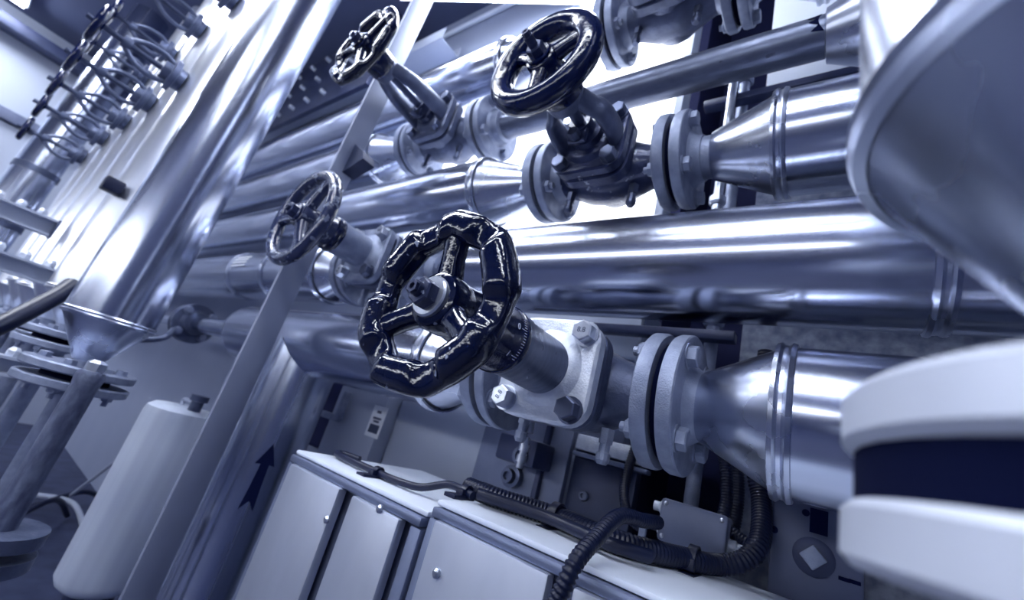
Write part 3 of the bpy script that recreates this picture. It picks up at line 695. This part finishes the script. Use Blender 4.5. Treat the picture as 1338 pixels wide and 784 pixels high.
# shaft: black openings, vertical tubes
for px, Y, r_, z0, z1, m_, lab in ((946, .92, .011, .64, 1.10, 'bolt_steel', 'thin bright tube with collar in the dark shaft, nearer one'), (962, .99, .014, .55, 1.14, 'zinc', 'thin grey tube in the dark shaft, further one'), (905, .97, .014, zlow, .40, 'zinc', 'pale tube in the black opening behind the junction box')):
    q = at(px, 200 if px > 920 else 640, Y=Y)
    t = thing('shaft_tube', lab, 'tube', (q.x, Y, 0), 'tubes in the dark shaft')
    obj('tube', lathe(new(), [(z0, r_), (z1, r_)], (0, 0, 1), (0, 0, 0), 18), m_, t)
    for z in (z0+.02, z1-.03): obj('collar', lathe(new(), [(z-.006, r_+.003), (z, r_+.008), (z+.014, r_+.008), (z+.02, r_+.003)], (0, 0, 1), (0, 0, 0), 18), m_, t)
zh = at(930, 440, Y=.95).z
slab('cross_arm', 'dark flat cross arm in the shaft behind the right flange pair', 'arm', at(770, 440, Y=.95).x, at(962, 440, Y=.95).x, zh-.012, zh+.010, .93, .03, 'panel_dark')
slab('cross_arm', 'dark flat cross arm in the shaft behind the upper cone', 'arm', at(925, 120, Y=.95).x, at(1010, 125, Y=.95).x+.25, at(975, 130, Y=.95).z-.012, at(975, 130, Y=.95).z+.01, .93, .03, 'panel_dark')
# junction box
ja = at(903, 700, Y=.815)+Vector((0, 0, .011))
jb = thing('junction_box', 'small grey junction box with screwed lid among the black conduits', 'box', (ja.x, .815, ja.z))
obj('lid', box(new(), (0, 0, 0), (.104, .014, .066), bev=.006), 'panel_mid', jb)
obj('case', box(new(), (0, .032, 0), (.100, .05, .062), bev=.006), 'bar_paint', jb)
for sx in (-1, 1):
    for sz in (-1, 1): link('screw', SMALL_SCREW, jb, (sx*.043, -.006, sz*.025)).scale = (.6, .6, .6)
for z_, s in ((.016, -1), (-.016, -1), (-.010, 1)): obj('cable_gland', lathe(new(), [(s*.048, .011), (s*.060, .011), (s*.062, .008), (s*.072, .008)], (1, 0, 0), (0, .03, z_), 12), 'zinc_bright', jb)
obj('foot', box(new(), (0, .05, (ZT-.02-ja.z-.03)/2), (.06, .02, abs(ZT-.02-ja.z+.03)), bev=.002), 'panel_dark', jb)
# control plate at right
ca, cb_ = at(1008, 690, Y=.86), at(1130, 765, Y=.86)
cz1 = at(1030, 625, Y=.86).z
cp = thing('control_plate', 'grey switch plate with rotary knob below the clad cone', 'plate', ((ca.x+cb_.x)/2, .86, (zlow+cz1)/2))
wz = cz1+.06-zlow
obj('plate', box(new(), (0, 0, .02), (cb_.x-ca.x, .02, wz), bev=.005), 'panel_low', cp)
kk = at(1063, 728, Y=.85)-Vector(cp.location)
kn = obj('knob', lathe(new(), [(-.01, .026), (-.016, .026), (-.018, .02)], (0, 1, 0), (kk.x, 0, kk.z), 28), 'panel_dark', cp)
obj('lever', box(new(), (kk.x, -.028, kk.z), (.024, .018, .024), rot=Matrix.Rotation(PI/4, 3, 'Y'), bev=.002), 'zinc', kn)
for p_, s_ in (((1070, 682), (.022, .004, .034)), ((1103, 757), (.013, .003, .005)), ((1117, 761), (.013, .003, .005))):
    q = at(*p_, Y=.85)-Vector(cp.location); obj('slot', box(new(), (q.x, -.0105, q.z), s_), 'navy_mark', cp)
for p_ in ((1053, 670), (1012, 692)):
    q = at(*p_, Y=.85)-Vector(cp.location); obj('screw_hole', lathe(new(), [(-.0095, .005), (-.0115, .005)], (0, 1, 0), (q.x, 0, q.z), 14), 'navy_mark', cp)
sr_ = at(1000, 655, Y=YW-.01)
tag(obj('wall_stud', lathe(new(), [(0, .012), (-.008, .012), (-.01, .007), (-.02, .007)], (0, 1, 0), (sr_.x, YW, sr_.z), 14), 'zinc'), 'small metal stud on the speckled wall beside the conduit bend', 'stud')

# ------------------------------------------------------------------ conduits on the cabinet tops
RC = .0135
def hose_(label, pts, r, rib=(.006, .0016), material='rubber', sm=8, name='corrugated_conduit'):
    return tag(obj(name, tube(new(), pts, r, 12, smooth=sm, rib=rib), material, angle=60), label, 'conduit', 'black cable conduits')
zr = ZT + RC + .002
def T(px, py, Z=zr): return at(px, py, Z=Z)
def onTop(x, y, z=zr): return Vector((x, y, z))
def along(px, Y, z=None): # point over the cabinet top at pixel column px and depth Y
    lo, hi = -3., 1.; z = zr if z is None else z
    for _ in range(50):
        m_ = (lo+hi)/2; v = Vector((m_, Y, z))
        if CX+F*(AX.x*v.x+AY.x*v.y+AZ.x*v.z)/(AX.z*v.x+AY.z*v.y+AZ.z*v.z) < px: lo = m_
        else: hi = m_
    return Vector((lo, Y, z))
z1_ = zr-.020
a1 = [along(441, .56, z1_), along(468, .555, z1_), along(492, .56, z1_), along(520, .56, z1_), along(552, .57, z1_+.004), along(590, .585, z1_+.021)]
a1 += [along(p, y) for p, y in ((643, .60), (714, .64), (740, .64), (779, .62), (813, .63), (854, .665), (895, .72), (912, .74))]
a1 += [at(940, 738, Y=.775), at(969, 734, Y=.785), at(989, 716, Y=.80), at(995, 690, Y=.825), at(994, 650, Y=.86), at(988, 600, Y=.87)]
a1[-6].z = max(a1[-6].z, zr)
e4 = a1[-1]
a0_ = [along(470, .60, z1_-.006), along(447, .585, z1_-.006), along(441, .565, z1_-.006), along(462, .556, z1_-.006)] + [v-Vector((0, 0, .007)) for v in a1[2:5]] + [a1[5]-Vector((0, .002, .006)), along(618, .572, zr-.006)]
hose_('thin black cable with a bent end on top of the left low cabinet', a0_, .0062, None, name='black_cable')
a1 = [along(612, .603)] + a1[6:]
hose_('long black corrugated conduit along the cabinet top, bending up beside the switch plate', a1+[e4+Vector((0, .02, .2))], RC)
a2 = [v+Vector((0, .038, 0)) for v in a1[0:5]] + [along(822, .678)]
hose_('smooth black cable lying behind the long corrugated conduit', a2, .0115, None, name='black_cable')
a3 = [along(625, .570), along(714, .605), along(779, .585), along(813, .590), along(850, .610)]
hose_('thin black cable at the front of the bundle on the cabinet top', a3, .0085, None, name='black_cable')
b1 = [at(700, 830, Y=.455), at(730, 780, Y=.455), at(752, 735, Y=.462), at(778, 704, Y=.50), at(806, 692, Y=.56), at(836, 700, Y=.62), at(856, 706, Y=.68)]
for i_, v in enumerate(b1):
    if v.y > .48: v.z = max(v.z, ZT+.022 if v.y < .52 else zr+.036)
hose_('black corrugated conduit looping over the cabinet edge and down its front', b1, .0078)
c1_ = [at(830, 585, Y=.88), at(818, 625, Y=.86), at(816, 655, Y=.84), at(826, 680, Y=.83), at(842, 692, Y=.83)]
hose_('thin corrugated conduit curving down to the white clip', c1_, .008, (.005, .0012))
c2_ = [at(940, 570, Y=.88), at(948, 610, Y=.88), at(950, 650, Y=.87), at(947, 685, Y=.86), Vector((ja.x+.083, .850, ja.z-.002)), Vector((ja.x+.0745, .847, ja.z-.010))]
hose_('corrugated conduit coming down into the junction box', c2_, .009, (.005, .0012))
c3_ = [at(958, 560, Y=.92), at(964, 620, Y=.92), at(962, 670, Y=.91), at(950, 720, Y=.90)]
hose_('corrugated conduit hanging behind the junction box conduit', c3_, .010, (.005, .0012))
wc = at(840, 693, Y=.81)
t = thing('cable_clip', 'small white cable clip at the end of the thin conduit', 'clip', wc)
obj('strap', box(new(), (0, 0, -.008), (.012, .012, .034), bev=.003), 'zinc', t); obj('head', box(new(), (0, -.002, .012), (.017, .014, .014), bev=.003), 'white_paint', t)
def tie(label, c, r):
    t = thing('cable_tie', label, 'cable tie', c, 'cable ties on the conduits')
    obj('loop', lathe(new(), [(-.006, r), (-.006, r+.004), (.006, r+.004), (.006, r)], (1, .0, 0), (0, 0, 0), 24, cap=False), 'rubber', t)
    obj('head', box(new(), (0, -r-.004, -.004), (.014, .012, .016), bev=.002), 'rubber', t)
    obj('foot', box(new(), (0, -.012, -r-.001), (.022, .05, .006), bev=.001), 'rubber', t)
for px, lab in ((492, 'black cable tie on the conduit above the left cabinet doors'), (607, 'black cable tie where the two low cabinets meet'), (727, 'black cable tie on the bundle left of the conduit loop'), (905, 'black cable tie on the bundle under the junction box')):
    q_ = min(catmull(a0_ if px < 610 else a1, 8), key=lambda v: abs(CX+F*(AX.x*v.x+AY.x*v.y+AZ.x*v.z)/(AX.z*v.x+AY.z*v.y+AZ.z*v.z)-px)); tie(lab, q_, (.0065 if px < 610 else RC+.0030))

# ------------------------------------------------------------------ upper background: wall conduit, tray
zc_ = at(600, 37, Y=YW-.02).z
tag(obj('wall_conduit', tube(new(), [(-4.6, YW-.016, zc_), (-1.0, YW-.016, zc_)], .014, 12), 'white_paint'), 'thin white conduit high on the grey back wall', 'conduit')
zt2 = at(420, 137, Y=.9).z
t = thing('cable_tray', 'grey cable tray running along the wall above the topmost pipe', 'tray', (0, .90, zt2))
obj('side', box(new(), (-3.1, -.06, 0), (3.0, .004, .07)), 'grey_paint', t); obj('bottom', box(new(), (-3.1, .0, -.033), (3.0, .12, .004)), 'grey_paint', t)
obj('side', box(new(), (-3.1, .06, 0), (3.0, .004, .07)), 'grey_paint', t)
# perforated dark cabinet far behind the wheel of the edge-on valve
pc = thing('rack_panel', 'dark rack panel with rows of pale studs behind the shiny upright pipe top', 'panel', (-2.9, .80, 1.9))
obj('sheet', box(new(), (0, .02, 0), (1.6, .03, .55), bev=.004), 'panel_dark', pc)
for i in range(8):
    for j in range(3): obj('stud', lathe(new(), [(0, .014), (-.03, .014), (-.035, .01)], (0, 1, 0), (-.7+.2*i, .006, -.18+.18*j), 14), 'zinc_bright', pc)

# ------------------------------------------------------------------ floor clutter at lower left
rnd = random.Random(7)
for i in range(9):
    x = -2.7 - .75*rnd.random(); y = .35 + .5*rnd.random(); a = rnd.random()*PI; l = .25+.2*rnd.random()
    p = [Vector((x-l*math.cos(a), y-l*math.sin(a)*.5, ZF+.02)), Vector((x, y+.03, ZF+.02+.015*i)), Vector((x+l*math.cos(a), y+l*math.sin(a)*.5, ZF+.02))]
    tag(obj('floor_cable', tube(new(), p, .012, 8, smooth=6), ('grey_paint', 'rubber', 'zinc')[i % 3]), 'loose cable lying tangled on the floor below the stand pipe', 'cable', 'tangled floor cables')

# ------------------------------------------------------------------ lift the whole place to stand on z = 0
for o in list(C.objects):
    if o.parent is None and o.type in {'MESH', 'EMPTY'}: o.location.z += LIFT
